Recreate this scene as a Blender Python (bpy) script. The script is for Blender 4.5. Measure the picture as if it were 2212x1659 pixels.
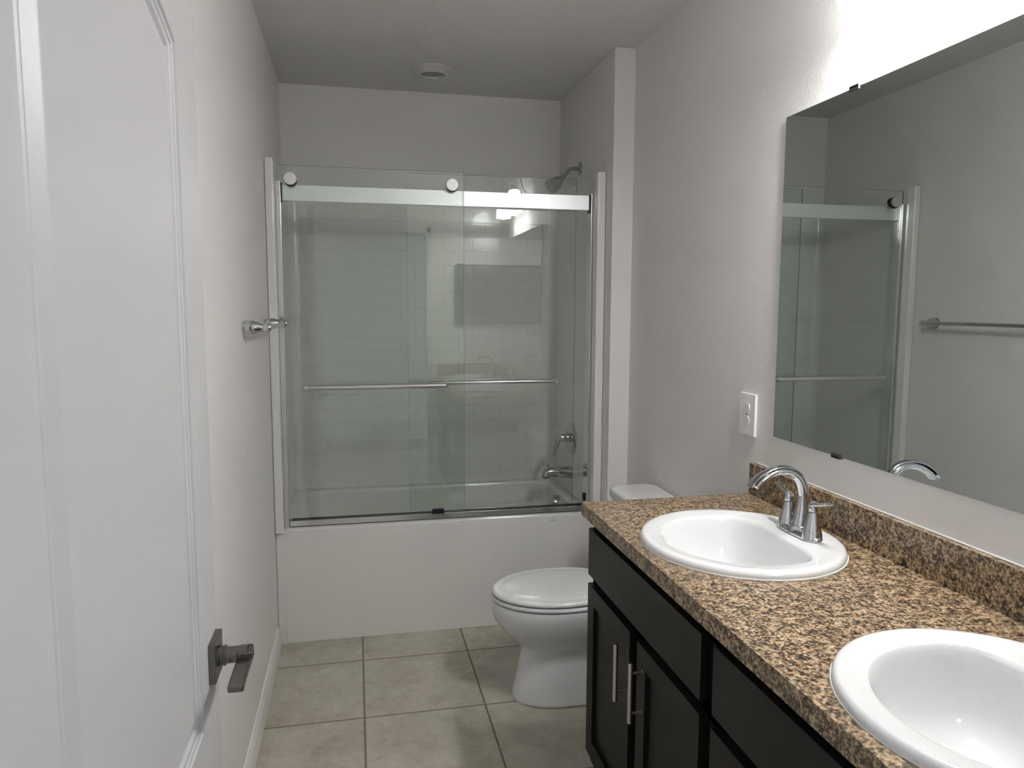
import bpy, bmesh, math, random
from mathutils import Vector, Matrix
for o in list(bpy.data.objects): bpy.data.objects.remove(o)
S = bpy.context.scene
C = S.collection
PI = math.pi

# ------------------------------------------------------------------ camera
CX, CY, CZ, YAW, PIT, ROL, FPX = .3648, -3.346, 1.5293, .2101, .1049, .0040, 1585.03
cam = bpy.data.cameras.new('camera'); camo = bpy.data.objects.new('camera', cam); C.objects.link(camo)
cam.sensor_fit = 'HORIZONTAL'; cam.sensor_width = 36; cam.lens = FPX / 2212 * 36
cam.clip_start = .02
dv = Vector((math.sin(YAW)*math.cos(PIT), math.cos(YAW)*math.cos(PIT), -math.sin(PIT)))
rv = Vector((math.cos(YAW), -math.sin(YAW), 0)); uv = rv.cross(dv)
r2 = rv*math.cos(ROL) + uv*math.sin(ROL); u2 = -rv*math.sin(ROL) + uv*math.cos(ROL)
m = Matrix.Identity(4)
for i in range(3):
    m[i][0] = r2[i]; m[i][1] = u2[i]; m[i][2] = -dv[i]
m[0][3], m[1][3], m[2][3] = CX, CY, CZ
camo.matrix_world = m
S.camera = camo
# ------------------------------------------------------------------ world, exposure
w = bpy.data.worlds.new('world'); S.world = w; w.use_nodes = True
w.node_tree.nodes['Background'].inputs[0].default_value = (.80, .88, 1, 1)
w.node_tree.nodes['Background'].inputs[1].default_value = .75
S.view_settings.view_transform = 'Standard'; S.view_settings.look = 'None'
S.view_settings.exposure = 0.55; S.view_settings.gamma = 1; S.view_settings.use_curve_mapping = False
LAMP = 6.5          # watts of each of the three vanity bulbs
SHADE_GLOW = 16.0    # glow of the frosted shades

# ------------------------------------------------------------------ materials
def mat(name, col, rough=.5, metal=0, spec=.5, coat=0, emit=None, es=0):
    mt = bpy.data.materials.new(name); mt.use_nodes = True
    b = mt.node_tree.nodes['Principled BSDF']
    b.inputs['Base Color'].default_value = (*col, 1)
    b.inputs['Roughness'].default_value = rough; b.inputs['Metallic'].default_value = metal
    b.inputs['Specular IOR Level'].default_value = spec; b.inputs['Coat Weight'].default_value = coat
    b.inputs['Coat Roughness'].default_value = .03
    if emit: b.inputs['Emission Color'].default_value = (*emit, 1); b.inputs['Emission Strength'].default_value = es
    return mt
class NT:
    def __init__(s, mt): s.t = mt.node_tree; s.b = mt.node_tree.nodes.get('Principled BSDF')
    def n(s, typ, **kw):
        nd = s.t.nodes.new(typ)
        for k, v in kw.items(): setattr(nd, k, v)
        return nd
    def l(s, a, b): s.t.links.new(a, b)
    def math(s, op, a, b=None, c=None):
        nd = s.n('ShaderNodeMath', operation=op)
        for i, v in enumerate((a, b, c)):
            if v is None: continue
            if isinstance(v, (int, float)): nd.inputs[i].default_value = v
            else: s.l(v, nd.inputs[i])
        return nd.outputs[0]
    def noise(s, scale, detail=3, rough=.5, vec=None, dist=0):
        nd = s.n('ShaderNodeTexNoise'); nd.inputs['Scale'].default_value = scale
        nd.inputs['Detail'].default_value = detail; nd.inputs['Roughness'].default_value = rough
        nd.inputs['Distortion'].default_value = dist
        if vec is not None: s.l(vec, nd.inputs['Vector'])
        return nd
    def coord(s): return s.n('ShaderNodeNewGeometry').outputs['Position']
    def ramp(s, fac, stops, interp='LINEAR'):
        nd = s.n('ShaderNodeValToRGB'); nd.color_ramp.interpolation = interp
        e = nd.color_ramp.elements
        while len(e) < len(stops): e.new(.5)
        for k, (p, c) in zip(e, stops):
            k.position = p; k.color = (*c, 1)
        s.l(fac, nd.inputs[0]); return nd.outputs[0]
    def bump(s, h, strength, dist=.002):
        nd = s.n('ShaderNodeBump'); nd.inputs['Strength'].default_value = strength; nd.inputs['Distance'].default_value = dist
        s.l(h, nd.inputs['Height']); s.l(nd.outputs[0], s.b.inputs['Normal']); return nd

def wall_paint(name, col, strength=.20, scale=150, rough=.55):
    mt = mat(name, col, rough, spec=.35); t = NT(mt)
    p = t.coord()
    a = t.noise(scale, 2, .5, p).outputs[0]
    b = t.noise(scale*.35, 2, .5, p).outputs[0]
    h = t.ramp(t.math('ADD', t.math('MULTIPLY', a, .6), t.math('MULTIPLY', b, .4)), [(.42, (0,0,0)), (.62, (1,1,1))])
    t.bump(h, strength, .0022)
    return mt
M_wall = wall_paint('wall_paint_mat', (.80, .782, .768))
M_ceil = wall_paint('ceiling_paint', (.74, .722, .702), .32, 100, .8)
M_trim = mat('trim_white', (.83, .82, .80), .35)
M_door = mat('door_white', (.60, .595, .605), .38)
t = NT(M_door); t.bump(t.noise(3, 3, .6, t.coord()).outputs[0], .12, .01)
M_porc = mat('porcelain_white', (.80, .805, .81), .07, coat=.4)
M_acryl = mat('acrylic_white', (.80, .79, .76), .16, coat=.3)
M_chrome = mat('chrome_metal', (.62, .63, .65), .05, metal=1)
M_dchrome = mat('shower_chrome', (.50, .51, .53), .07, metal=1)
M_nickel = mat('satin_nickel', (.20, .19, .178), .30, metal=1)
M_pull = mat('brushed_steel', (.62, .60, .56), .28, metal=1)
M_alu = mat('brushed_aluminium', (.93, .94, .96), .42, metal=.85)
M_alud = mat('bright_aluminium', (.80, .80, .82), .12, metal=1)
M_black = mat('black_plastic', (.008, .008, .009), .35)
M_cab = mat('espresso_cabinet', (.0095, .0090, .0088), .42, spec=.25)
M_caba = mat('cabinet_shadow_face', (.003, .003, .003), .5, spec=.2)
M_plastic = mat('white_plastic', (.86, .86, .86), .3)
M_lens = mat('frosted_lens', (.35, .35, .33), .5)
M_slot = mat('dark_slot', (.05, .05, .05), .6)
M_caulk = mat('white_caulk', (.78, .77, .74), .5)
M_mirror = mat('mirror_silver', (.68, .715, .695), .0, metal=1)
M_mback = mat('mirror_edge', (.20, .28, .26), .2)
M_label = mat('label_paper', (.72, .73, .72), .4)
M_labelb = mat('label_blue', (.48, .56, .62), .4)

def glass_mat(name, tint):
    mt = bpy.data.materials.new(name); mt.use_nodes = True; nt = mt.node_tree
    for nd in list(nt.nodes): nt.nodes.remove(nd)
    t = NT(mt)
    out = t.n('ShaderNodeOutputMaterial'); mix = t.n('ShaderNodeMixShader')
    tr = t.n('ShaderNodeBsdfTransparent'); tr.inputs[0].default_value = (*tint, 1)
    gl = t.n('ShaderNodeBsdfGlossy'); gl.inputs['Roughness'].default_value = 0; gl.inputs['Color'].default_value = (1,1,1,1)
    lw = t.n('ShaderNodeLayerWeight'); lw.inputs['Blend'].default_value = .5
    f = t.math('ADD', t.math('MULTIPLY', t.math('POWER', lw.outputs['Facing'], 5.0), .955), .045)
    t.l(f, mix.inputs[0]); t.l(tr.outputs[0], mix.inputs[1]); t.l(gl.outputs[0], mix.inputs[2]); t.l(mix.outputs[0], out.inputs[0])
    return mt
M_glass = glass_mat('shower_glass', (.955, .975, .962))
M_gedge = mat('glass_edge', (.16, .24, .22), .15)

M_shade = mat('frosted_shade', (.9, .9, .9), .4, emit=(1, .994, .985), es=SHADE_GLOW)

# floor tile: 18 inch squares, grout, mottled beige
M_floor = mat('floor_tile', (.5, .45, .38), .34, spec=.4); t = NT(M_floor)
p = t.coord(); sep = t.n('ShaderNodeSeparateXYZ'); t.l(p, sep.inputs[0])
TS = .4572
def cell(ax, off):
    u = t.math('DIVIDE', t.math('SUBTRACT', ax, off), TS)
    fr = t.math('FRACT', u); fl = t.math('FLOOR', u)
    return t.math('MULTIPLY', t.math('MINIMUM', fr, t.math('SUBTRACT', 1, fr)), TS), fl
dx, ix = cell(sep.outputs[0], .3725 - 4*TS); dy, iy = cell(sep.outputs[1], -.237 - 12*TS)
d = t.math('MINIMUM', dx, dy)
wob = t.math('MULTIPLY', t.math('SUBTRACT', t.noise(60, 2, .5, p).outputs[0], .5), .0012)
g = t.n('ShaderNodeMapRange', interpolation_type='SMOOTHSTEP'); t.l(t.math('ADD', d, wob), g.inputs[0])
g.inputs[1].default_value = .0030; g.inputs[2].default_value = .0044
cid = t.math('FRACT', t.math('MULTIPLY', t.math('SINE', t.math('ADD', t.math('MULTIPLY', ix, 12.98), t.math('MULTIPLY', iy, 78.2))), 43758.5))
cv = t.n('ShaderNodeCombineXYZ'); t.l(t.math('MULTIPLY', cid, 9), cv.inputs[2])
va = t.n('ShaderNodeVectorMath', operation='ADD'); t.l(p, va.inputs[0]); t.l(cv.outputs[0], va.inputs[1])
n1 = t.noise(7, 8, .68, va.outputs[0], .6).outputs[0]; n2 = t.noise(34, 4, .65, va.outputs[0], .5).outputs[0]
c1 = t.ramp(n1, [(.30, (.36, .325, .26)), (.45, (.46, .425, .35)), (.58, (.525, .49, .415)), (.74, (.60, .565, .485))])
c2 = t.ramp(n2, [(.30, (.80, .79, .76)), (.42, (.97, .97, .96)), (.6, (1.03, 1.03, 1.03)), (.75, (.93, .93, .92))])
mx = t.n('ShaderNodeMix', data_type='RGBA', blend_type='MULTIPLY'); mx.inputs[0].default_value = 1
t.l(c1, mx.inputs[6]); t.l(c2, mx.inputs[7])
mg = t.n('ShaderNodeMix', data_type='RGBA'); t.l(g.outputs[0], mg.inputs[0])
mg.inputs[6].default_value = (.22, .195, .145, 1); t.l(mx.outputs[2], mg.inputs[7])
t.l(mg.outputs[2], t.b.inputs['Base Color'])
t.l(t.math('SUBTRACT', .85, t.math('MULTIPLY', g.outputs[0], .50)), t.b.inputs['Roughness'])
hh = t.math('ADD', t.math('MULTIPLY', g.outputs[0], 1.0), t.math('MULTIPLY', n2, .08))
t.bump(hh, .6, .002)

# speckled brown laminate
M_gran = mat('granite_laminate', (.4, .3, .2), .30, spec=.45); t = NT(M_gran)
p = t.coord()
na = t.noise(150, 4, .62, p, .3).outputs[0]; nb = t.noise(260, 3, .6, p, .2).outputs[0]; nc = t.noise(48, 3, .5, p).outputs[0]
s_ = t.math('ADD', t.math('ADD', t.math('MULTIPLY', na, .75), t.math('MULTIPLY', nb, .25)), t.math('MULTIPLY', t.math('SUBTRACT', nc, .5), .26))
cc = t.ramp(s_, [(.36, (.014, .011, .010)), (.425, (.050, .034, .023)), (.475, (.135, .092, .056)), (.52, (.28, .195, .120)), (.575, (.42, .31, .195)), (.65, (.56, .45, .32))])
hv = t.ramp(t.noise(70, 2, .5, p).outputs[0], [(.35, (1.03, .95, .90)), (.5, (.97, .97, .96)), (.66, (.92, .98, .93))])
mh = t.n('ShaderNodeMix', data_type='RGBA', blend_type='MULTIPLY'); mh.inputs[0].default_value = 1
t.l(cc, mh.inputs[6]); t.l(hv, mh.inputs[7]); t.l(mh.outputs[2], t.b.inputs['Base Color'])

# ------------------------------------------------------------------ mesh helpers
ORG = {}
def obj(name, bm, mt, parent=None, ang=38, org=None):
    bmesh.ops.remove_doubles(bm, verts=bm.verts, dist=1e-6)
    bmesh.ops.recalc_face_normals(bm, faces=bm.faces)
    if parent is not None: L = ORG[parent.name]
    elif org is not None: L = Vector(org)
    else:
        xs = [v.co for v in bm.verts]
        L = Vector(((min(c.x for c in xs)+max(c.x for c in xs))/2, (min(c.y for c in xs)+max(c.y for c in xs))/2, min(c.z for c in xs)))
    bmesh.ops.translate(bm, verts=bm.verts, vec=-L)
    me = bpy.data.meshes.new(name); bm.to_mesh(me); bm.free()
    me.materials.append(mt)
    for f in me.polygons: f.use_smooth = True
    me.set_sharp_from_angle(angle=math.radians(ang))
    o = bpy.data.objects.new(name, me); C.objects.link(o)
    ORG[o.name] = L
    wn = o.modifiers.new('weighted_normals', 'WEIGHTED_NORMAL'); wn.keep_sharp = True; wn.weight = 90
    if parent is not None: o.parent = parent
    else: o.location = L
    return o
def thing(name, label, cat, loc, group=None):
    o = bpy.data.objects.new(name, None); C.objects.link(o); o.location = loc; o.empty_display_size = .05
    ORG[o.name] = Vector(loc); o['label'] = label; o['category'] = cat
    if group: o['group'] = group
    return o
def tag(o, label, cat, group=None):
    o['label'] = label; o['category'] = cat
    if group: o['group'] = group
    return o
def struct(name, bm, mt, org=(0,0,0)):
    o = obj(name, bm, mt, org=org); o['kind'] = 'structure'; return o
def copy_tree(o, parent=None):
    c = o.copy(); C.objects.link(c); c.parent = parent
    ORG[c.name] = ORG[o.name]
    for ch in list(o.children): copy_tree(ch, c)
    return c
def join(bm, other):
    me = bpy.data.meshes.new('tmp'); other.to_mesh(me); bm.from_mesh(me); bpy.data.meshes.remove(me); other.free()
def box(bm, x0, x1, y0, y1, z0, z1, bev=0, seg=2, mtx=None):
    b = bmesh.new()
    bmesh.ops.create_cube(b, size=1)
    for v in b.verts:
        v.co = Vector(((x0+x1)/2 + v.co.x*(x1-x0), (y0+y1)/2 + v.co.y*(y1-y0), (z0+z1)/2 + v.co.z*(z1-z0)))
    if bev: bmesh.ops.bevel(b, geom=b.edges[:], offset=bev, segments=seg, affect='EDGES', profile=.5)
    if mtx: bmesh.ops.transform(b, matrix=mtx, verts=b.verts)
    join(bm, b); return bm
def B(*a, **k): return box(bmesh.new(), *a, **k)
def rings(bm, rs, close=True, cap0=True, cap1=True):
    vs = [[bm.verts.new(p) for p in r] for r in rs]
    n = len(vs[0])
    for a, b in zip(vs, vs[1:]):
        for i in range(n if close else n-1):
            j = (i+1) % n
            bm.faces.new((a[i], a[j], b[j], b[i]))
    if cap0: bm.faces.new(vs[0])
    if cap1: bm.faces.new(vs[-1][::-1])
    return bm
def lathe(bm, prof, base, axis='z', n=32, cap0=True, cap1=True):
    """prof: (radius, distance along axis)"""
    ax = {'z': Vector((0,0,1)), 'x': Vector((1,0,0)), 'y': Vector((0,1,0)), '-x': Vector((-1,0,0)), '-y': Vector((0,-1,0)), '-z': Vector((0,0,-1))}[axis] if isinstance(axis, str) else Vector(axis).normalized()
    u = ax.orthogonal().normalized(); v = ax.cross(u); base = Vector(base)
    rs = [[base + ax*h + (u*math.cos(2*PI*k/n) + v*math.sin(2*PI*k/n))*r for k in range(n)] for r, h in prof]
    b = bmesh.new(); rings(b, rs, True, cap0, cap1); join(bm, b); return bm
def smooth_path(pts, it=3):
    pts = [Vector(p) for p in pts]
    for _ in range(it):
        q = [pts[0]]
        for a, b in zip(pts, pts[1:]): q += [a*.75+b*.25, a*.25+b*.75]
        q.append(pts[-1]); pts = q
    return pts
def tube(bm, pts, rad, n=16, it=0, flat=1.0, up=None):
    """rad: number or function of 0..1; flat scales the section across 'up'"""
    P = smooth_path(pts, it) if it else [Vector(p) for p in pts]
    L = [0]
    for a, b in zip(P, P[1:]): L.append(L[-1] + (b-a).length)
    rs = []; u = None
    for i, p in enumerate(P):
        tg = (P[min(i+1, len(P)-1)] - P[max(i-1, 0)]).normalized()
        if u is None: u = (Vector(up) - tg*Vector(up).dot(tg)).normalized() if up else tg.orthogonal().normalized()
        else: u = (u - tg*u.dot(tg)).normalized()
        v = tg.cross(u)
        s = L[i]/L[-1]
        r = rad(s) if callable(rad) else rad
        ru, rw = (r if isinstance(r, tuple) else (r*flat, r))
        rs.append([p + u*math.cos(2*PI*k/n)*ru + v*math.sin(2*PI*k/n)*rw for k in range(n)])
    b = bmesh.new(); rings(b, rs); join(bm, b); return bm
def prism_holes(outer, holes, z0, z1, axis='z', bev=0):
    """polygon with holes extruded; outline points are 2D; axis picks the plane normal"""
    def P3(a, b, h):
        return {'z': (a, b, h), 'x': (h, a, b), 'y': (a, h, b)}[axis]
    bm = bmesh.new(); loops = []
    for lp in [outer] + holes:
        v0 = [bm.verts.new(P3(a, b, z0)) for a, b in lp]; v1 = [bm.verts.new(P3(a, b, z1)) for a, b in lp]
        loops.append((v0, v1))
        for i in range(len(lp)):
            j = (i+1) % len(lp); bm.faces.new((v0[i], v0[j], v1[j], v1[i]))
    for s in (0, 1):
        es = []
        for lp in loops:
            v = lp[s]
            for i in range(len(v)):
                e = bm.edges.get((v[i], v[(i+1) % len(v)])); es.append(e)
        bmesh.ops.triangle_fill(bm, edges=es, use_beauty=True, use_dissolve=False)
    return bm
def ring_pts(f, n=64): return [f(2*PI*k/n) for k in range(n)]
def spow(v, e): return math.copysign(abs(v)**e, v)
def selp(cx, cy, a, b, e, n=64):
    k = 2/e
    return [(cx + a*spow(math.cos(2*PI*i/n), k), cy + b*spow(math.sin(2*PI*i/n), k)) for i in range(n)]
def rrect(x0, x1, y0, y1, r, n=6):
    pts = []
    for cx, cy, a0 in ((x1-r, y1-r, 0), (x0+r, y1-r, PI/2), (x0+r, y0+r, PI), (x1-r, y0+r, 1.5*PI)):
        for k in range(n+1):
            a = a0 + PI/2*k/n; pts.append((cx + r*math.cos(a), cy + r*math.sin(a)))
    return pts

# ================================================================== the room
XR, XA, YB, YJ, H, YF = 1.611, 1.514, .767, -.124, 2.678, -2.84
DX0, DX1, DZ = .10, .957, 2.14         # doorway
struct('floor', B(-.1, 1.75, -4.4, .90, -.06, 0), M_floor)
struct('ceiling', B(-.1, 1.75, -2.96, .90, H, H+.08), M_ceil)
struct('wall_left', B(-.1, 0, -2.96, .90, 0, H), M_wall)
struct('wall_back', B(0, XA, YB, .90, 0, H), M_wall)
struct('wall_right', B(XR, XR+.12, -2.96, YJ, 0, H), M_wall)
struct('wall_alcove', B(XA, XR+.12, YJ, .90, 0, H, bev=.004), M_wall)
bm = bmesh.new(); box(bm, 0, DX0-.012, YF-.12, YF, 0, H); box(bm, DX1+.012, XR, YF-.12, YF, 0, H); box(bm, DX0-.012, DX1+.012, YF-.12, YF, DZ+.012, H)
struct('wall_front', bm, M_wall)
# the hall outside the doorway
struct('wall_hall', B(-1.0, 2.6, -5.1, -5.0, 0, H), M_wall)
bm = bmesh.new(); box(bm, -1.0, -.1, -5.0, -2.96, -.06, 0); box(bm, 1.75, 2.6, -5.0, -2.96, -.06, 0); box(bm, -.1, 1.75, -5.0, -4.4, -.06, 0)
struct('floor_hall', bm, mat('hall_carpet', (.22, .20, .18), .95))
struct('ceiling_hall', B(-1.0, 2.6, -5.1, -2.96, H, H+.08), M_ceil)
# door lining and casing
bm = bmesh.new(); box(bm, DX0-.012, DX0, YF-.125, YF+.002, 0, DZ); box(bm, DX1, DX1+.012, YF-.125, YF+.002, 0, DZ); box(bm, DX0-.012, DX1+.012, YF-.125, YF+.002, DZ, DZ+.012)
struct('trim_1', bm, M_trim)
def casing(y0, s):
    bm = bmesh.new()
    for d0, d1, th in ((0, .062, .009), (.040, .060, .014), (.004, .012, .012)):
        box(bm, max(DX0-.005-d1, .002), DX0-.005-d0, min(y0, y0+s*th), max(y0, y0+s*th), 0, DZ+.005+d1, bev=.002)
        box(bm, DX1+.005+d0, DX1+.005+d1, min(y0, y0+s*th), max(y0, y0+s*th), 0, DZ+.005+d1, bev=.002)
        box(bm, max(DX0-.005-d1, .002), DX1+.005+d1, min(y0, y0+s*th), max(y0, y0+s*th), DZ+.005+d0, DZ+.005+d1, bev=.002)
    return bm
struct('trim_2', casing(YF, 1), M_trim)
# baseboards, moulded section
BBP = [(0, 0), (.014, 0), (.014, .060), (.0125, .066), (.0125, .072), (.010, .078), (.010, .084), (.006, .090), (.005, .097), (0, .100)]
def baseboard(name, a, b, nrm):
    a, b, nrm = Vector((*a, 0)), Vector((*b, 0)), Vector((*nrm, 0))
    bm = bmesh.new()
    rings(bm, [[q + nrm*h + Vector((0, 0, z)) for h, z in BBP] for q in (a, b)])
    return struct(name, bm, M_trim)
baseboard('baseboard_left', (0, -.045), (0, YF+.012), (1, 0))
baseboard('baseboard_right', (XR, -1.26), (XR, YJ), (-1, 0))
baseboard('baseboard_back', (XR-.014, YJ), (XA, YJ), (0, -1))

# ================================================================== room door, swung open along the left wall
dr = bpy.data.objects.new('door_1', None); C.objects.link(dr); DL = Vector((.082, -2.80, 0)); dr.location = DL; ORG['door_1'] = DL
dr['kind'] = 'structure'; dr['label'] = 'white two-panel room door standing open against the left wall'
XD = .10; DY0, DY1 = -2.800, -1.937
def arch_outline(y0, y1, z0, z1, rise, off, n=20):
    """panel outline inset by off; arched top (rise 0 = square)"""
    y0 += off; y1 -= off; z0 += off
    pts = [(y0, z0), (y1, z0)]
    w_ = (y1-y0)/2; yc = (y0+y1)/2
    if rise == 0: pts += [(y1, z1-off), (y0, z1-off)]
    else:
        w0 = w_ + off
        R = (w0*w0 + rise*rise)/(2*rise); zc = z1 + rise - R; Rr = R - off
        a0 = math.asin(min(1, w_/Rr))
        for k in range(n+1):
            a = a0 - 2*a0*k/n
            pts.append((yc + Rr*math.sin(a), zc + Rr*math.cos(a)))
    return pts
def door_panel_faces(bm, args, side, x0):
    prof = [(0, 0), (.003, .0015), (.007, .0015), (.009, -.002), (.014, -.0025), (.016, -.005), (.022, -.006), (.026, -.0110), (.034, -.0125), (.054, -.0030), (.060, -.0025)]
    rs = [[Vector((x0 + side*h, y, z)) for y, z in arch_outline(*args, off)] for off, h in prof]
    rings(bm, rs, True, False, True)
PAN = [(-2.657, -2.080, .800, 1.937, .055), (-2.657, -2.080, .25, .66, 0)]
bm = bmesh.new()
for side, x0 in ((1, XD), (-1, XD-.036)):
    outer = [(DY0, .012), (DY1, .012), (DY1, 2.125), (DY0, 2.125)]
    hl = [arch_outline(*a, 0) for a in PAN]
    vs = []; es = []
    for lp in [outer] + hl:
        v = [bm.verts.new((x0, y, z)) for y, z in lp]; vs.append(v)
        es += [bm.edges.new((v[i], v[(i+1) % len(v)])) for i in range(len(v))]
    bmesh.ops.triangle_fill(bm, edges=es, use_beauty=True)
    for a in PAN: door_panel_faces(bm, a, side, x0)
bmesh.ops.remove_doubles(bm, verts=bm.verts, dist=1e-5)
be = [e for e in bm.edges if len(e.link_faces) == 1]
bmesh.ops.bridge_loops(bm, edges=be)
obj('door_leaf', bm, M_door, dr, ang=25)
for z in (.28, 1.08, 1.90): obj('hinge', B(XD-.004, XD+.004, DY0-.010, DY0+.001, z-.045, z+.045, bev=.002), M_nickel, dr)
YH, ZH = -1.988, .896
hd = obj('door_handle', B(XD, XD+.012, YH-.036, YH+.036, ZH-.036, ZH+.036, bev=.0012), M_nickel, dr)
bm = bmesh.new()
lathe(bm, [(.0185, 0), (.0185, .003), (.0168, .0045), (.0168, .008), (.0185, .0095), (.0185, .012), (.0150, .0125), (.0150, .050)], (XD+.012, YH, ZH), 'x', 32)
box(bm, .144, .170, YH-.118, YH+.020, ZH-.013, ZH-.001, bev=.003, seg=3)
box(bm, .144, .170, YH-.018, YH+.020, ZH-.013, ZH+.010, bev=.004, seg=3)
obj('lever', bm, M_nickel, hd)
bm = bmesh.new(); lathe(bm, [(.0022, 0), (.0022, .0012)], (XD+.033, YH-.0148, ZH-.004), '-y', 12)
obj('release_hole', bm, M_slot, hd)
bm = bmesh.new(); box(bm, XD-.048, XD-.036, YH-.036, YH+.036, ZH-.036, ZH+.036, bev=.0012)
lathe(bm, [(.015, 0), (.015, .030)], (XD-.036, YH, ZH), '-x', 24); box(bm, XD-.070, XD-.058, YH-.11, YH+.02, ZH-.012, ZH+.002, bev=.003)
obj('back_lever', bm, M_nickel, hd)

# ================================================================== bathtub
tub = thing('bathtub', 'white alcove bathtub with a plain front apron behind the glass doors', 'bathtub', (.757, .38, 0))
TZ = .530
def tr(x0, x1, y0, y1, r, z): return [Vector((x, y, z)) for x, y in rrect(x0, x1, y0, y1, r, 10)]
rs = [tr(.002, 1.512, 0, .765, .004, 0.0), tr(.002, 1.512, 0, .765, .004, TZ-.014), tr(.004, 1.510, .003, .763, .008, TZ-.004), tr(.010, 1.504, .010, .757, .012, TZ),
      tr(.085, 1.435, .095, .700, .10, TZ), tr(.093, 1.427, .102, .693, .10, TZ-.004), tr(.100, 1.420, .110, .686, .10, TZ-.02), tr(.13, 1.405, .125, .672, .11, TZ-.16),
      tr(.19, 1.385, .140, .655, .12, TZ-.30), tr(.23, 1.365, .165, .63, .12, TZ-.365), tr(.29, 1.33, .20, .595, .11, TZ-.385)]
bm = rings(bmesh.new(), rs, True, True, True)
obj('tub_shell', bm, M_acryl, tub, ang=30)
bm = bmesh.new(); box(bm, 1.262, 1.305, -.0012, .0005, .492, .520)
lab = obj('label_sticker', bm, M_label, tub)
obj('printed_band', B(1.268, 1.300, -.0018, -.0011, .500, .505), M_labelb, lab)
bm = bmesh.new(); lathe(bm, [(.042, 0), (.042, .030), (.036, .042), (.020, .046)], (1.418, .385, .478), (-1, 0, .08), 32)
ov = obj('overflow_plate', bm, M_dchrome, tub)
bm = bmesh.new()
for k in range(5): box(bm, 1.378, 1.392, .3425, .348, .462+k*.008, .4645+k*.008)
obj('slot', bm, M_slot, ov)
bm = bmesh.new(); lathe(bm, [(.034, 0), (.034, .003), (.02, .006)], (1.24, .39, TZ-.3855), 'z', 32)
obj('drain', bm, M_dchrome, tub)

# ================================================================== moulded surround
sur = thing('shower_surround', 'glossy white moulded shower surround with a brick tile pattern on its back', 'shower surround', (.757, .40, TZ))
ST = 2.150; SY = -.040
# flat wall liner with rounded inside corners (plan section extruded)
def plan(off):
    """inner face of the surround, seen from above"""
    x0, x1, y1, r = .030+off, 1.486-off, .742-off, .045
    pts = [(x0, 0.0)]
    for k in range(9):
        a = PI + -PI/2*k/8; pts.append((x0+r + r*math.cos(a), y1-r + r*math.sin(a)))
    for k in range(9):
        a = PI/2 - PI/2*k/8; pts.append((x1-r + r*math.cos(a), y1-r + r*math.sin(a)))
    pts.append((x1, 0.0)); return pts
inner = plan(0)
outer = [(XA-.001, 0.0), (XA-.001, YB-.001), (.001, YB-.001), (.001, 0.0)]
bm = prism_holes(inner + outer, [], TZ+.001, ST)
obj('wall_liner', bm, M_acryl, sur, ang=40)
# tiles moulded into the back: running bond
bm = bmesh.new(); TW, TH = .1575, .0785; zt = 1.989
row = 0; z = 2.0675
while z - TH > TZ + .03:
    xo = .849 + (0 if row % 2 == 0 else TW/2); k0 = -6
    while True:
        a = xo + k0*TW; b = a + TW; k0 += 1
        if a > 1.436: break
        a2, b2 = max(a, .076), min(b, 1.440)
        if b2 - a2 < .02: continue
        box(bm, a2+.0012, b2-.0012, .7395, .7425, z-TH+.0012, z-.0012, bev=.0010, seg=2)
    row += 1; z -= TH
obj('tile_relief', bm, M_acryl, sur, ang=60)
for x0, x1 in ((.001, .037), (1.472, XA-.001)):
    bm = prism_holes(rrect(x0, x1, SY, .02, .008, 4), [], TZ-.004, ST)
    bmesh.ops.bevel(bm, geom=[e for e in bm.edges if all(v.co.z > ST-.001 for v in e.verts) and len(e.link_faces) == 2 and any(abs(f.normal.z) < .5 for f in e.link_faces)], offset=.004, segments=2, affect='EDGES')
    obj('front_flange', bm, M_acryl, sur, ang=50)
obj('lower_flange', prism_holes(rrect(.001, .037, -.008, .002, .003, 3), [], 0.0, TZ-.0045), M_acryl, sur)

# ================================================================== glass door frame
fr = thing('shower_door_frame', 'bright metal header bar, side jambs and bottom track of the shower doors', 'shower door frame', (.757, .055, TZ))
obj('header_rail', B(.064, 1.458, .044, .062, 1.985, 2.053, bev=.0015), M_alu, fr)
bm = bmesh.new(); box(bm, .060, 1.462, .028, .092, TZ+.0005, TZ+.006, bev=.001); box(bm, .060, 1.462, .028, .032, TZ, TZ+.029, bev=.001); box(bm, .060, 1.462, .060, .064, TZ+.002, TZ+.020, bev=.001); box(bm, .060, 1.462, .088, .092, TZ, TZ+.026, bev=.001)
obj('bottom_track', bm, M_alud, fr)
obj('jamb', B(.0375, .058, .026, .094, TZ+.0005, 2.066, bev=.0012), M_alud, fr)
obj('jamb', B(1.463, 1.486, .026, .094, TZ+.0005, 2.060, bev=.0012), M_alud, fr)
obj('rubber_bumper', B(.0575, .065, .040, .066, 1.978, 2.060, bev=.001), M_black, fr)
obj('rubber_bumper', B(1.4565, 1.464, .040, .066, 1.972, 2.056, bev=.001), M_black, fr)
obj('rubber_bumper', B(1.4555, 1.4630, .066, .086, .572, .610, bev=.001), M_black, fr)
bm = bmesh.new()
b = bmesh.new(); bmesh.ops.create_cube(b, size=1)
for v in b.verts:
    tpr = .85 if v.co.z > 0 else 1
    v.co = Vector((.730 + v.co.x*.062*tpr, .025 + v.co.y*.013*tpr, .571 + v.co.z*.024))
bmesh.ops.bevel(b, geom=b.edges[:], offset=.002, segments=2, affect='EDGES'); join(bm, b)
obj('door_guide', bm, M_black, fr)

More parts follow.
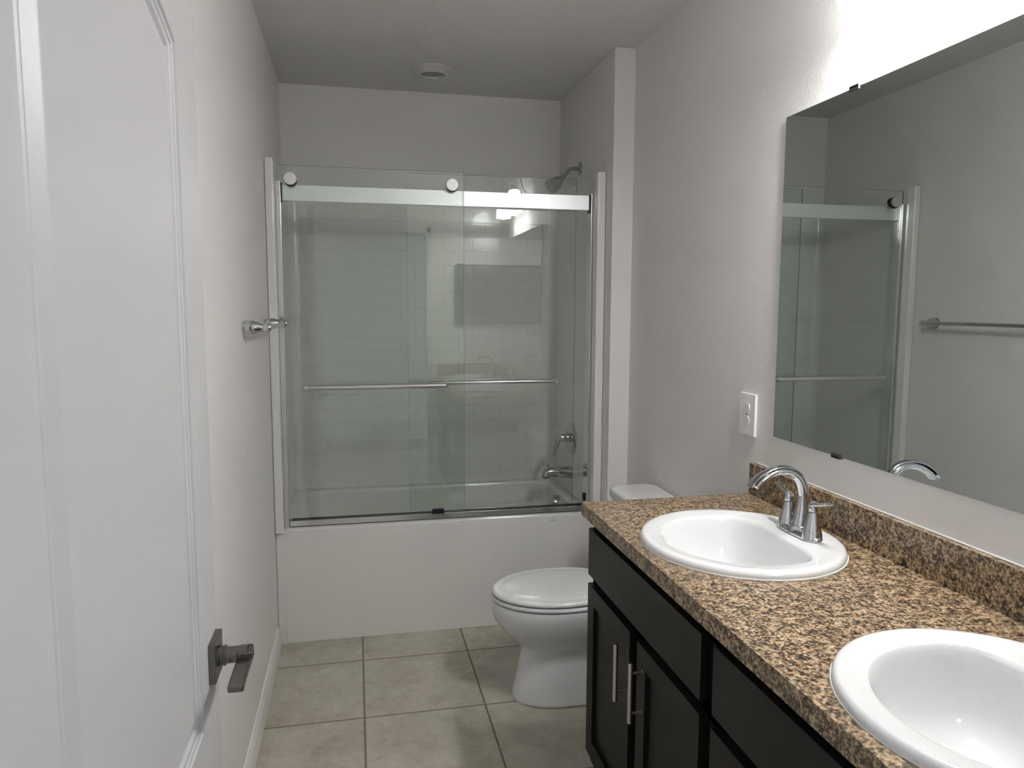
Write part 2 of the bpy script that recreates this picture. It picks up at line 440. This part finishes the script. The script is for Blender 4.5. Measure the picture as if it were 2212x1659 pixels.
def glass_panel(x0, x1, y0, y1, z0, z1, parent):
    g = obj('glass_pane', B(x0, x1, y0, y1, z0, z1), M_glass, parent)
    bm = bmesh.new(); e = .0006
    box(bm, x0-e, x0+e*.2, y0, y1, z0, z1); box(bm, x1-e*.2, x1+e, y0, y1, z0, z1); box(bm, x0, x1, y0, y1, z1-e*.2, z1+e)
    obj('polished_edge', bm, M_gedge, g)
    return g
def towel_pull(x0, x1, yg, side, z, parent, r=.0112, so=.052):
    y = yg + side*so
    bm = bmesh.new()
    tube(bm, [(x0, yg, z), (x0, yg+side*(so-.024), z), (x0, y, z), (x0+.024, y, z), (x0+.05, y, z), (x1-.05, y, z), (x1-.024, y, z), (x1, y, z), (x1, yg+side*(so-.024), z), (x1, yg, z)], r, 16, it=3)
    h = obj('towel_bar_pull', bm, M_alud, parent)
    for x in (x0, x1):
        bm = bmesh.new(); lathe(bm, [(.0095, 0), (.0095, .004), (.007, .006)], (x, yg-side*.0062, z), '-y' if side > 0 else 'y', 20)
        obj('mounting_cap', bm, M_alud, h)
og = thing('sliding_glass_door', 'outer clear glass sliding door at left with two round rollers and a towel bar', 'shower door', (.45, .035, .565), 'sliding glass shower doors')
glass_panel(.046, .857, .032, .038, .562, 2.133, og)
for x in (.102, .803):
    bm = bmesh.new(); lathe(bm, [(.0265, 0), (.0275, .001), (.0275, .010), (.026, .012)], (x, .019, 2.074), '-y', 40)
    rl = obj('roller_cap', bm, M_alud, og)
    bm = bmesh.new(); lathe(bm, [(.0262, 0), (.0262, .0125)], (x+.001, .0318, 2.068), '-y', 36)
    obj('black_disc', bm, M_black, rl)  # plain black disc behind the roller cap, set slightly lower
    bm = bmesh.new(); lathe(bm, [(.0225, 0), (.0225, .005), (.020, .006), (.020, .010), (.0225, .011), (.0225, .015)], (x, .0385, 2.0765), 'y', 32)
    obj('wheel', bm, M_black, rl)
towel_pull(.142, .767, .032, -1, 1.171, og, r=.0125, so=.056)
ig = thing('sliding_glass_door', 'inner clear glass sliding door at right, behind the header rail', 'shower door', (1.0, .078, .56), 'sliding glass shower doors')
glass_panel(.603, 1.403, .074, .080, .556, 2.130, ig)
towel_pull(.706, 1.318, .080, 1, 1.166, ig, r=.0102)

# ================================================================== shower fittings on the alcove wall
sh = thing('wall_shower', 'chrome shower head on a bent arm high on the alcove wall', 'shower head', (XA, .38, 2.238))
bm = bmesh.new(); lathe(bm, [(.036, 0), (.036, .002), (.026, .009), (.014, .012)], (XA, .38, 2.238), '-x', 36)
obj('escutcheon', bm, M_dchrome, sh)
bm = bmesh.new(); tube(bm, [(XA-.004, .38, 2.238), (1.475, .38, 2.238), (1.455, .38, 2.232), (1.440, .38, 2.212), (1.424, .38, 2.190)], .0098, 16, it=3)
obj('shower_arm', bm, M_dchrome, sh)
hx = Vector((-.72, 0, -.58)).normalized(); hb = Vector((1.430, .38, 2.197))
bm = bmesh.new(); lathe(bm, [(.011, 0), (.013, .002), (.013, .012), (.0165, .014), (.0165, .022), (.022, .026), (.030, .045), (.0385, .085), (.040, .094), (.037, .098)], hb, hx, 36)
hdd = obj('spray_head', bm, M_dchrome, sh)
bm = bmesh.new(); lathe(bm, [(.034, .0975), (.033, .101), (.012, .102)], hb, hx, 30)
obj('nozzle_face', bm, mat('grey_nozzles', (.25, .25, .25), .4), hdd)
bm = bmesh.new(); lathe(bm, [(.004, 0), (.004, .012)], hb + hx*.055 + Vector((.012, -.02, -.018)), (.5, -.3, -.6), 12)
obj('selector_lever', bm, M_dchrome, hdd)
sv = thing('shower_valve', 'round chrome shower valve with a single curved lever above the tub spout', 'shower valve', (1.486, .375, .828))
bm = bmesh.new(); lathe(bm, [(.088, 0), (.088, .003), (.080, .008), (.050, .012), (.030, .013)], (1.486, .375, .828), '-x', 48)
obj('escutcheon', bm, M_dchrome, sv)
bm = bmesh.new(); lathe(bm, [(.025, .010), (.023, .030), (.021, .034), (.022, .060), (.015, .070)], (1.486, .375, .836), '-x', 32)
tube(bm, [(1.440, .375, .842), (1.425, .375, .846), (1.412, .375, .832), (1.403, .375, .795), (1.392, .375, .755), (1.388, .375, .738)], lambda s: (.0145-.006*s, .019-.006*s), 16, it=3, up=(1, 0, 0))
obj('lever_handle', bm, M_dchrome, sv)
sp = thing('tub_spout', 'chrome tub spout with a diverter knob below the shower valve', 'tub spout', (1.486, .38, .645))
bm = bmesh.new()
def ssec(s):
    return .031 - .010*s
tube(bm, [(1.486, .38, .645), (1.44, .38, .648), (1.40, .38, .651), (1.37, .38, .652), (1.352, .38, .648), (1.346, .38, .634), (1.345, .38, .620)], lambda s: .033-.010*min(1, s*1.1), 24, it=3)
lathe(bm, [(.033, 0), (.033, .004), (.031, .006)], (1.486, .38, .645), '-x', 32)
obj('spout_body', bm, M_dchrome, sp)
bm = bmesh.new(); lathe(bm, [(.003, 0), (.003, .018), (.009, .020), (.010, .024), (.006, .027)], (1.356, .38, .664), 'z', 20)
obj('diverter_knob', bm, M_dchrome, sp)

# ================================================================== towel bar
tb = thing('towel_bar', 'chrome towel bar on two flared posts on the left wall', 'towel bar', (0, -.48, 1.455))
for y in (-.785, -.190):
    bm = bmesh.new(); lathe(bm, [(.0265, 0), (.0275, .002), (.0275, .005), (.0235, .007), (.0235, .028), (.0210, .041), (.0155, .054), (.0118, .062), (.0118, .069), (.0138, .073), (.0138, .084), (.009, .091)], (.0005, y, 1.457), 'x', 32)
    obj('post', bm, M_chrome, tb)
bm = bmesh.new(); tube(bm, [(.078, -.797, 1.457), (.078, -.178, 1.457)], .0088, 20)
obj('bar', bm, M_chrome, tb)

# ================================================================== toilet
to = thing('toilet', 'white two-piece toilet with a closed lid between the tub and the vanity', 'toilet', (1.20, -.66, 0))
YT = -.66
def egg(xf, xb, w, z, e=2.0, n=56, xc=None):
    xc = xc if xc is not None else xf + (xb-xf)*.50
    out = []
    for k in range(n):
        a = 2*PI*k/n; c, s_ = math.cos(a), math.sin(a)
        if c < 0: x = xc - (xc-xf)*abs(c)
        else: x = xc + (xb-xc)*spow(c, 2/e)
        yy = w*spow(s_, (2/e) if c > 0 else 1)
        out.append(Vector((x, YT + yy, z)))
    return out
secs = [(.944, 1.545, .118, 0), (.943, 1.548, .124, .006), (.945, 1.548, .124, .020), (.953, 1.545, .117, .06), (.966, 1.54, .108, .12), (.975, 1.54, .103, .17), (.976, 1.54, .104, .205),
        (.960, 1.54, .118, .232), (.925, 1.53, .142, .262), (.893, 1.50, .163, .295), (.872, 1.46, .178, .33), (.862, 1.43, .187, .365), (.861, 1.42, .190, .388), (.866, 1.41, .188, .402), (.885, 1.39, .17, .404)]
bm = rings(bmesh.new(), [egg(a, b, w_, z_, 2.6, xc=1.13) for a, b, w_, z_ in secs])
obj('bowl', bm, M_porc, to, ang=60)
bm = bmesh.new(); bmesh.ops.create_uvsphere(bm, u_segments=48, v_segments=28, radius=1)
for v in bm.verts: v.co = Vector((1.135 + v.co.x*(.155 if v.co.x < 0 else .23), YT + v.co.y*.1195, .262 + v.co.z*.128 + (max(0, v.co.x)**2)*.05))
obj('trapway', bm, M_porc, to, ang=60)
for s_ in (-1, 1):
    bm = bmesh.new(); lathe(bm, [(.012, 0), (.012, .006), (.006, .013)], (1.32, YT+s_*.132, .0), 'z', 16)
    obj('bolt_cap', bm, M_plastic, to)
bm = rings(bmesh.new(), [egg(a, b, w_, z_, 2.6, xc=1.12) for a, b, w_, z_ in ((.870, 1.36, .184, .407), (.863, 1.365, .190, .409), (.861, 1.367, .192, .414), (.863, 1.365, .190, .421), (.872, 1.36, .182, .423))])
obj('seat', bm, M_porc, to, ang=60)
bm = rings(bmesh.new(), [egg(a, b, w_, z_, 2.6, xc=1.12) for a, b, w_, z_ in ((.872, 1.36, .182, .427), (.864, 1.366, .189, .429), (.862, 1.368, .191, .435), (.865, 1.366, .189, .442), (.874, 1.36, .182, .4455), (.888, 1.355, .171, .4460), (.896, 1.35, .165, .4440), (.903, 1.345, .159, .4462), (.925, 1.33, .14, .4485), (1.0, 1.27, .08, .451))])
obj('lid', bm, M_porc, to, ang=60)
for s_ in (-1, 1): obj('hinge', B(1.362, 1.395, YT+s_*.075-.018, YT+s_*.075+.018, .404, .436, bev=.005), M_plastic, to)
bm = bmesh.new(); rr = [[Vector((x, y, z_)) for x, y in rrect(1.43-d_, XR-.012, YT-.20-d_*.6, YT+.20+d_*.6, .045, 6)] for d_, z_ in ((0, .395), (.006, .41), (.014, .55), (.022, .735))]
rings(bm, rr); obj('tank', bm, M_porc, to, ang=60)
bm = bmesh.new(); rr = [[Vector((x, y, z_)) for x, y in rrect(1.397+d_, XR-.006-d_*.3, YT-.222+d_, YT+.222-d_, .05, 6)] for d_, z_ in ((.004, .736), (0, .742), (0, .766), (.006, .775), (.02, .779))]
rings(bm, rr); obj('tank_lid', bm, M_porc, to, ang=60)
bm = bmesh.new(); lathe(bm, [(.013, 0), (.013, .008)], (1.409, YT+.15, .68), '-x', 20); tube(bm, [(1.398, YT+.15, .68), (1.392, YT+.09, .675)], .006, 12)
obj('flush_lever', bm, M_chrome, to)

# ================================================================== vanity cabinets
VY0 = -1.262; XF = 1.048; CZT = .937; CZB = .897
def pull(parent, y, z0, z1):
    bm = bmesh.new(); lathe(bm, [(.0055, 0), (.0061, .0008), (.0061, z1-z0-.0008), (.0055, z1-z0)], (XF-.032, y, z0), 'z', 20)
    h = obj('handle', bm, M_pull, parent)
    for z in (z0+.026, z1-.026):
      bm = bmesh.new(); lathe(bm, [(.0055, 0), (.0055, .003), (.0042, .0035), (.0042, .031)], (XF+.0005, y, z), '-x', 14)
      obj('standoff', bm, mat('standoff_steel', (.50, .47, .43), .35, metal=1) if 'standoff_steel' not in bpy.data.materials else bpy.data.materials['standoff_steel'], h)
def shaker(y0, y1, z0, z1, parent, rail=.055):
    """door y0<y1: frame with recessed flat panel"""
    bm = bmesh.new()
    hole = [(y0+rail, z0+rail), (y1-rail, z0+rail), (y1-rail, z1-rail), (y0+rail, z1-rail)]
    fb = prism_holes([(y0, z0), (y1, z0), (y1, z1), (y0, z1)], [hole], XF, XF+.019, axis='x')
    dd = obj('door', fb, M_cab, parent)
    pn = B(XF+.011, XF+.0175, y0+rail-.003, y1-rail+.003, z0+rail-.003, z1-rail+.003)
    obj('panel', pn, M_cab, dd)
    return dd
def cabinet(y1, y0, label):
    """y1 far end, y0 near end"""
    v = thing('vanity_cabinet', label, 'cabinet', (1.33, (y0+y1)/2, 0), 'vanity cabinets')
    bm = bmesh.new()
    box(bm, XF+.020, XR-.016, y1-.018, y1, .105, CZB)           # far side
    box(bm, XF+.020, XR-.016, y0, y0+.018, .105, CZB)           # near side
    box(bm, XF+.020, XR-.016, y0, y1, .105, .123)               # bottom
    box(bm, XR-.022, XR-.016, y0, y1, .105, CZB)                # back
    for a, b_ in ((y1-.050, y1), (y0, y0+.050), ((y0+y1)/2-.030, (y0+y1)/2+.030)): box(bm, XF+.0195, XF+.038, a, b_, .105, CZB)
    for a, b_ in ((CZB-.045, CZB), (.680, .730), (.105, .165)): box(bm, XF+.0195, XF+.038, y0, y1, a, b_)
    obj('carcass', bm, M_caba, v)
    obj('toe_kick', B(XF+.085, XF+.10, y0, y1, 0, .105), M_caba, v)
    obj('false_front', B(XF, XF+.019, y0+.029, y1-.009-(.012 if y1 < -2 else 0), .718, .863, bev=.0012), M_cab, v)
    ym = (y0+y1)/2
    d1 = shaker(ym+.031, y1-.009-(.010 if y1 < -2 else 0), .150, .690, v); pull(d1, ym+.046, .497, .654)
    d2 = shaker(y0+.028, ym-.020, .150, .690, v); pull(d2, ym-.060, .497, .654)
    return v
cabinet(VY0, -2.045, 'dark espresso vanity cabinet beside the toilet, under the far sink')
cabinet(-2.047, YF+.002, 'dark espresso vanity cabinet nearest the camera, under the near sink')

# ================================================================== countertop
SX, SA, SBY = 1.305, .245, .258
SINKS = (-1.702, -2.500)
ct = thing('countertop', 'speckled brown laminate countertop with backsplash, holding both sinks', 'countertop', (1.32, -2.04, CZB))
hl = [[(SX + (SA-.02)*math.cos(2*PI*k/48), sy + (SBY-.02)*math.sin(2*PI*k/48)) for k in range(48)] for sy in SINKS]
bm = prism_holes([(1.031, YF+.001), (XR-.001, YF+.001), (XR-.001, -1.2485), (1.031, -1.2485)], hl, CZB+.0005, CZT)
obj('slab', bm, M_gran, ct, ang=30)
obj('backsplash', B(XR-.021, XR-.001, YF+.001, -1.2485, CZT+.0003, 1.036, bev=.0008), M_gran, ct)
obj('side_splash', B(1.045, XR-.022, YF+.001, YF+.021, CZT+.0003, 1.036, bev=.0008), M_gran, ct)
bm = bmesh.new(); tube(bm, [(XR-.003, YF+.02, 1.0375), (XR-.003, -1.26, 1.0375)], .0022, 8)
obj('caulk_line', bm, M_caulk, ct)

# ================================================================== sinks
def sink(cy, label):
    s = thing('sink', label, 'sink', (SX, cy, CZT), 'drop-in bathroom sinks')
    n = 96
    def outer(f, z, g=0): return [Vector((SX + (SA*f+g)*math.cos(2*PI*k/n), cy + (SBY*f+g)*math.sin(2*PI*k/n), z)) for k in range(n)]
    def bowl(f, z, shift=0):
        out = []
        for k in range(n):
            a = 2*PI*k/n; c, q = math.cos(a), math.sin(a)
            if c >= 0:
                ex = 2/3.6; x = .118*spow(c, ex); y = .196*spow(q, ex)
            else:
                x = -.190*abs(c); y = .196*q
            out.append(Vector((SX-.004+shift + x*f, cy + y*f, z)))
        return out
    def blend(A, Bq, t_, z): return [Vector((a.x*(1-t_)+b_.x*t_, a.y*(1-t_)+b_.y*t_, z)) for a, b_ in zip(A, Bq)]
    O, I = outer(1, 0), bowl(1, 0)
    rs = [bowl(.95, .900), outer(.90, .9372), outer(.995, CZT+.0006), outer(1.0, CZT+.003), outer(1.0, CZT+.009), outer(.985, CZT+.0155), outer(.965, CZT+.0175), outer(.93, CZT+.0185)]
    A = outer(.93, 0)
    rs += [blend(A, I, .35, CZT+.0165), blend(A, I, .70, CZT+.0150), blend(A, I, .92, CZT+.0135), bowl(1.0, CZT+.011), bowl(.975, CZT+.003), bowl(.95, CZT-.012),
           bowl(.90, CZT-.050), bowl(.83, CZT-.085), bowl(.72, CZT-.112), bowl(.55, CZT-.128, -.01), bowl(.32, CZT-.135, -.02), bowl(.14, CZT-.138, -.02), bowl(.10, CZT-.140, -.02)]
    # underside shell
    rs = [bowl(.12, CZT-.152, -.02), bowl(.60, CZT-.142, -.01), bowl(.88, CZT-.10)] + rs
    bm = rings(bmesh.new(), rs)
    obj('basin', bm, M_porc, s, ang=70)
    bm = bmesh.new(); lathe(bm, [(.026, 0), (.026, .003), (.020, .005), (.019, .003), (.015, .003), (.014, .007), (.006, .009)], (SX-.026, cy, CZT-.1405), 'z', 32)
    obj('drain', bm, M_chrome, s)
    bm = bmesh.new(); tube(bm, [(SX + SA*1.004*math.cos(2*PI*k/64), cy + SBY*1.004*math.sin(2*PI*k/64), CZT+.0008) for k in range(65)], .0020, 6)
    obj('caulk_bead', bm, M_caulk, s)
    return s
sink(SINKS[0], 'white oval drop-in sink nearer the toilet, at the far end of the counter')
sink(SINKS[1], 'white oval drop-in sink nearest the camera, cut by the right edge')

# ================================================================== faucets
def faucet(cy, label):
    z0 = CZT + .0165
    fx = 1.473
    f = thing('faucet', label, 'faucet', (fx, cy, z0), 'two-handle chrome faucets')
    bm = bmesh.new()
    def st(w_, l_, z, n=48): return [Vector((fx + w_*spow(math.cos(2*PI*k/n), .9), cy + l_*spow(math.sin(2*PI*k/n), .75), z0+z)) for k in range(n)]
    rings(bm, [st(.029, .083, 0), st(.029, .083, .004), st(.0275, .080, .009), st(.022, .070, .013), st(.014, .05, .015)])
    for s_ in (-1, 1): lathe(bm, [(.0265, .002), (.0245, .012), (.0225, .022), (.0215, .0235)], (fx, cy+s_*.053, z0), 'z', 32)
    lathe(bm, [(.030, .002), (.027, .012), (.024, .021), (.022, .0225)], (fx, cy, z0), 'z', 32)
    obj('base_plate', bm, M_chrome, f, ang=50)
    for s_ in (-1, 1):
        bm = bmesh.new(); lathe(bm, [(.0215, .024), (.0200, .032), (.0145, .052), (.0108, .068), (.0104, .0695)], (fx, cy+s_*.053, z0), 'z', 32)
        hb_ = obj('handle_body', bm, M_chrome, f, ang=50)
        bm = bmesh.new(); lathe(bm, [(.0095, .070), (.0112, .072), (.0112, .080), (.0100, .090), (.0075, .096)], (fx, cy+s_*.053, z0), 'z', 28)
        tube(bm, [(fx, cy+s_*.046, z0+.084), (fx, cy+s_*.060, z0+.090), (fx+.001, cy+s_*.080, z0+.094), (fx+.002, cy+s_*.103, z0+.102), (fx+.003, cy+s_*.118, z0+.104)], lambda q: (.0070-.0040*q, .0105-.0035*q*q), 20, it=3, up=(0, 0, 1))
        obj('lever', bm, M_chrome, hb_, ang=60)
    bm = bmesh.new()
    pts = [(fx+.002, cy, z0+.018), (fx+.004, cy, z0+.05), (fx+.006, cy, z0+.085), (fx+.003, cy, z0+.120), (fx-.014, cy, z0+.150), (fx-.048, cy, z0+.166), (fx-.088, cy, z0+.160), (fx-.118, cy, z0+.143), (fx-.132, cy, z0+.128)]
    def rr_(q):
        if q < .30: r = .0225 - .0110*(q/.30)**.8; return (r, r)
        u_ = (q-.30)/.70; return (.0115-.0035*u_, .0115+.0045*u_)
    tube(bm, pts, rr_, 28, it=3, up=(1, 0, 0))
    so = obj('spout', bm, M_chrome, f, ang=60)
    # raised ridge along the top of the spout
    bm = bmesh.new()
    pr = [(fx+.0185, cy, z0+.085), (fx+.0165, cy, z0+.124), (fx-.006, cy, z0+.161), (fx-.048, cy, z0+.1775), (fx-.092, cy, z0+.171), (fx-.128, cy, z0+.151), (fx-.146, cy, z0+.128)]
    tube(bm, pr, lambda q: (.0022+.0015*math.sin(PI*q), .0050+.0105*q), 20, it=3, up=(1, 0, 0))
    obj('spout_crest', bm, M_chrome, so, ang=60)
    bm = bmesh.new(); lathe(bm, [(.0025, 0), (.0025, .040), (.005, .041), (.005, .046), (.003, .048)], (fx+.030, cy, z0), 'z', 14)
    obj('lift_rod', bm, M_chrome, f)
    return f
faucet(SINKS[0], 'chrome high-arc faucet on the far sink, by the corner of the backsplash')
faucet(SINKS[1], 'chrome high-arc faucet on the near sink, only its tip in frame')

# ================================================================== mirror
mi = thing('wall_mirror', 'large frameless wall mirror above the double vanity', 'mirror', (XR-.006, -2.07, 1.140))
MY0, MY1, MZ0, MZ1 = -2.79, -1.357, 1.140, 2.080
obj('mirror_glass', B(XR-.0095, XR-.0085, MY0+.0005, MY1-.0005, MZ0+.0005, MZ1-.0005), M_mirror, mi)
obj('backing', B(XR-.0085, XR-.0035, MY0, MY1, MZ0, MZ1), M_mback, mi)
for y in (-1.657, -2.49):
    for z, s_ in ((MZ1, 1), (MZ0, -1)):
        bm = bmesh.new(); box(bm, XR-.0125, XR-.0005, y-.018, y+.018, min(z+s_*.0003, z+s_*.006), max(z+s_*.0003, z+s_*.006), bev=.0008)
        box(bm, XR-.0125, XR-.0098, y-.018, y+.018, min(z-s_*.007, z+s_*.004), max(z-s_*.007, z+s_*.004), bev=.0006)
        obj('mirror_clip', bm, M_nickel, mi)
# medicine cabinet on the front wall (shows in the glass doors)
mc = thing('medicine_cabinet', 'mirror-door medicine cabinet on the wall beside the doorway, seen in the glass', 'cabinet', (1.40, YF, 1.38))
obj('body', B(1.208, 1.596, YF+.001, YF+.030, 1.380, 1.890, bev=.002), M_plastic, mc)
obj('mirror_door', B(1.205, 1.599, YF+.0305, YF+.036, 1.377, 1.893, bev=.002), M_mirror, mc)

# ================================================================== outlet
ou = thing('wall_outlet', 'white duplex outlet in an oversized plate beside the mirror', 'outlet', (XR, -1.202, 1.186))
obj('cover_plate', B(XR-.0105, XR-.0002, -1.249, -1.155, 1.118, 1.254, bev=.0025), M_plastic, ou)
for z in (1.186+.0205, 1.186-.0205):
    bm = prism_holes([(-1.202 + .0165*math.cos(a_), z + min(.0145, max(-.0145, .0185*math.sin(a_)))) for a_ in [2*PI*k/32 for k in range(32)]], [], XR-.0122, XR-.010, axis='x')
    rc = obj('receptacle', bm, M_plastic, ou)
    bm = bmesh.new(); box(bm, XR-.0124, XR-.0121, -1.2015-.0072, -1.2015-.0055, z-.003, z+.006); box(bm, XR-.0124, XR-.0121, -1.2015+.0055, -1.2015+.0072, z-.002, z+.006); lathe(bm, [(.0022, 0), (.0022, .0003)], (XR-.0121, -1.2015, z-.0085), '-x', 12)
    obj('slot', bm, mat('socket_grey', (.30, .30, .30), .5) if 'socket_grey' not in bpy.data.materials else bpy.data.materials['socket_grey'], rc)
bm = bmesh.new(); lathe(bm, [(.003, 0), (.003, .0006)], (XR-.0105, -1.202, 1.186), '-x', 12)
obj('screw', bm, M_slot, ou)

# ================================================================== recessed ceiling light
cl = thing('ceiling_light', 'small round recessed ceiling light with a stepped white trim, unlit', 'ceiling light', (.757, .372, H))
bm = bmesh.new(); lathe(bm, [(.098, 0), (.097, -.005), (.085, -.013), (.066, -.026), (.060, -.028), (.057, -.024), (.056, -.006)], (.757, .372, H-.0002), 'z', 56, False, False)
obj('trim_ring', bm, mat('light_trim_white', (.62, .61, .60), .4), cl, ang=25)
bm = bmesh.new(); lathe(bm, [(.0565, 0), (.0565, -.014), (.040, -.020), (.015, -.022)], (.757, .372, H-.001), 'z', 48)
obj('lens', bm, M_lens, cl, ang=50)

# ================================================================== vanity light
vl = thing('vanity_light', 'three-shade vanity wall light with curled arms, lit above the mirror', 'wall light', (XR, -2.000, 2.30))
LX, LYS, LZ = 1.507, (-1.805, -2.000, -2.195), 2.213
bm = prism_holes([(y, z) for y, z in selp(-2.000, 2.330, .13, .055, 2.4, 48)], [], XR-.022, XR-.0005, axis='x')
obj('backplate', bm, M_pull, vl)
bm = bmesh.new(); tube(bm, [(XR-.026, -2.22, 2.33), (XR-.026, -1.78, 2.33)], .008, 14)
obj('crossbar', bm, M_pull, vl)
for y in LYS:
    bm = bmesh.new()
    tube(bm, [(XR-.026, y, 2.33), (XR-.030, y, 2.345), (XR-.042, y, 2.38), (XR-.050, y, 2.435), (XR-.070, y, 2.456), (LX+.012, y, 2.456), (LX, y, 2.43), (LX, y, 2.385)], .0055, 12, it=3)
    arm = obj('curled_arm', bm, M_pull, vl)
    bm = bmesh.new(); lathe(bm, [(.010, .165), (.024, .160), (.030, .140), (.031, .128)], (LX, y, LZ+.03), 'z', 28)
    obj('socket_cup', bm, M_pull, arm)
    bm = bmesh.new()
    lathe(bm, [(.029, .158), (.040, .150), (.048, .125), (.052, .09), (.055, .05), (.0555, .018), (.0570, 0), (.0545, .0005), (.053, .018), (.052, .05), (.049, .09), (.045, .124), (.038, .146), (.029, .154)], (LX, y, LZ), 'z', 40, False, False)
    sd = obj('glass_shade', bm, M_shade, vl, ang=60)
    bm = bmesh.new(); lathe(bm, [(.013, .15), (.015, .13), (.027, .095), (.030, .075), (.026, .055), (.014, .045), (.003, .042)], (LX, y, LZ), 'z', 28)
    bl = obj('bulb', bm, mat('lit_bulb', (1, 1, 1), .4, emit=(1, .994, .985), es=40) if 'lit_bulb' not in bpy.data.materials else bpy.data.materials['lit_bulb'], sd)
    L = bpy.data.lights.new('vanity_bulb', 'POINT'); L.energy = LAMP; L.color = (1, .994, .985); L.shadow_soft_size = .03
    lo = bpy.data.objects.new('vanity_bulb', L); C.objects.link(lo); lo.location = (LX, y, LZ+.022)
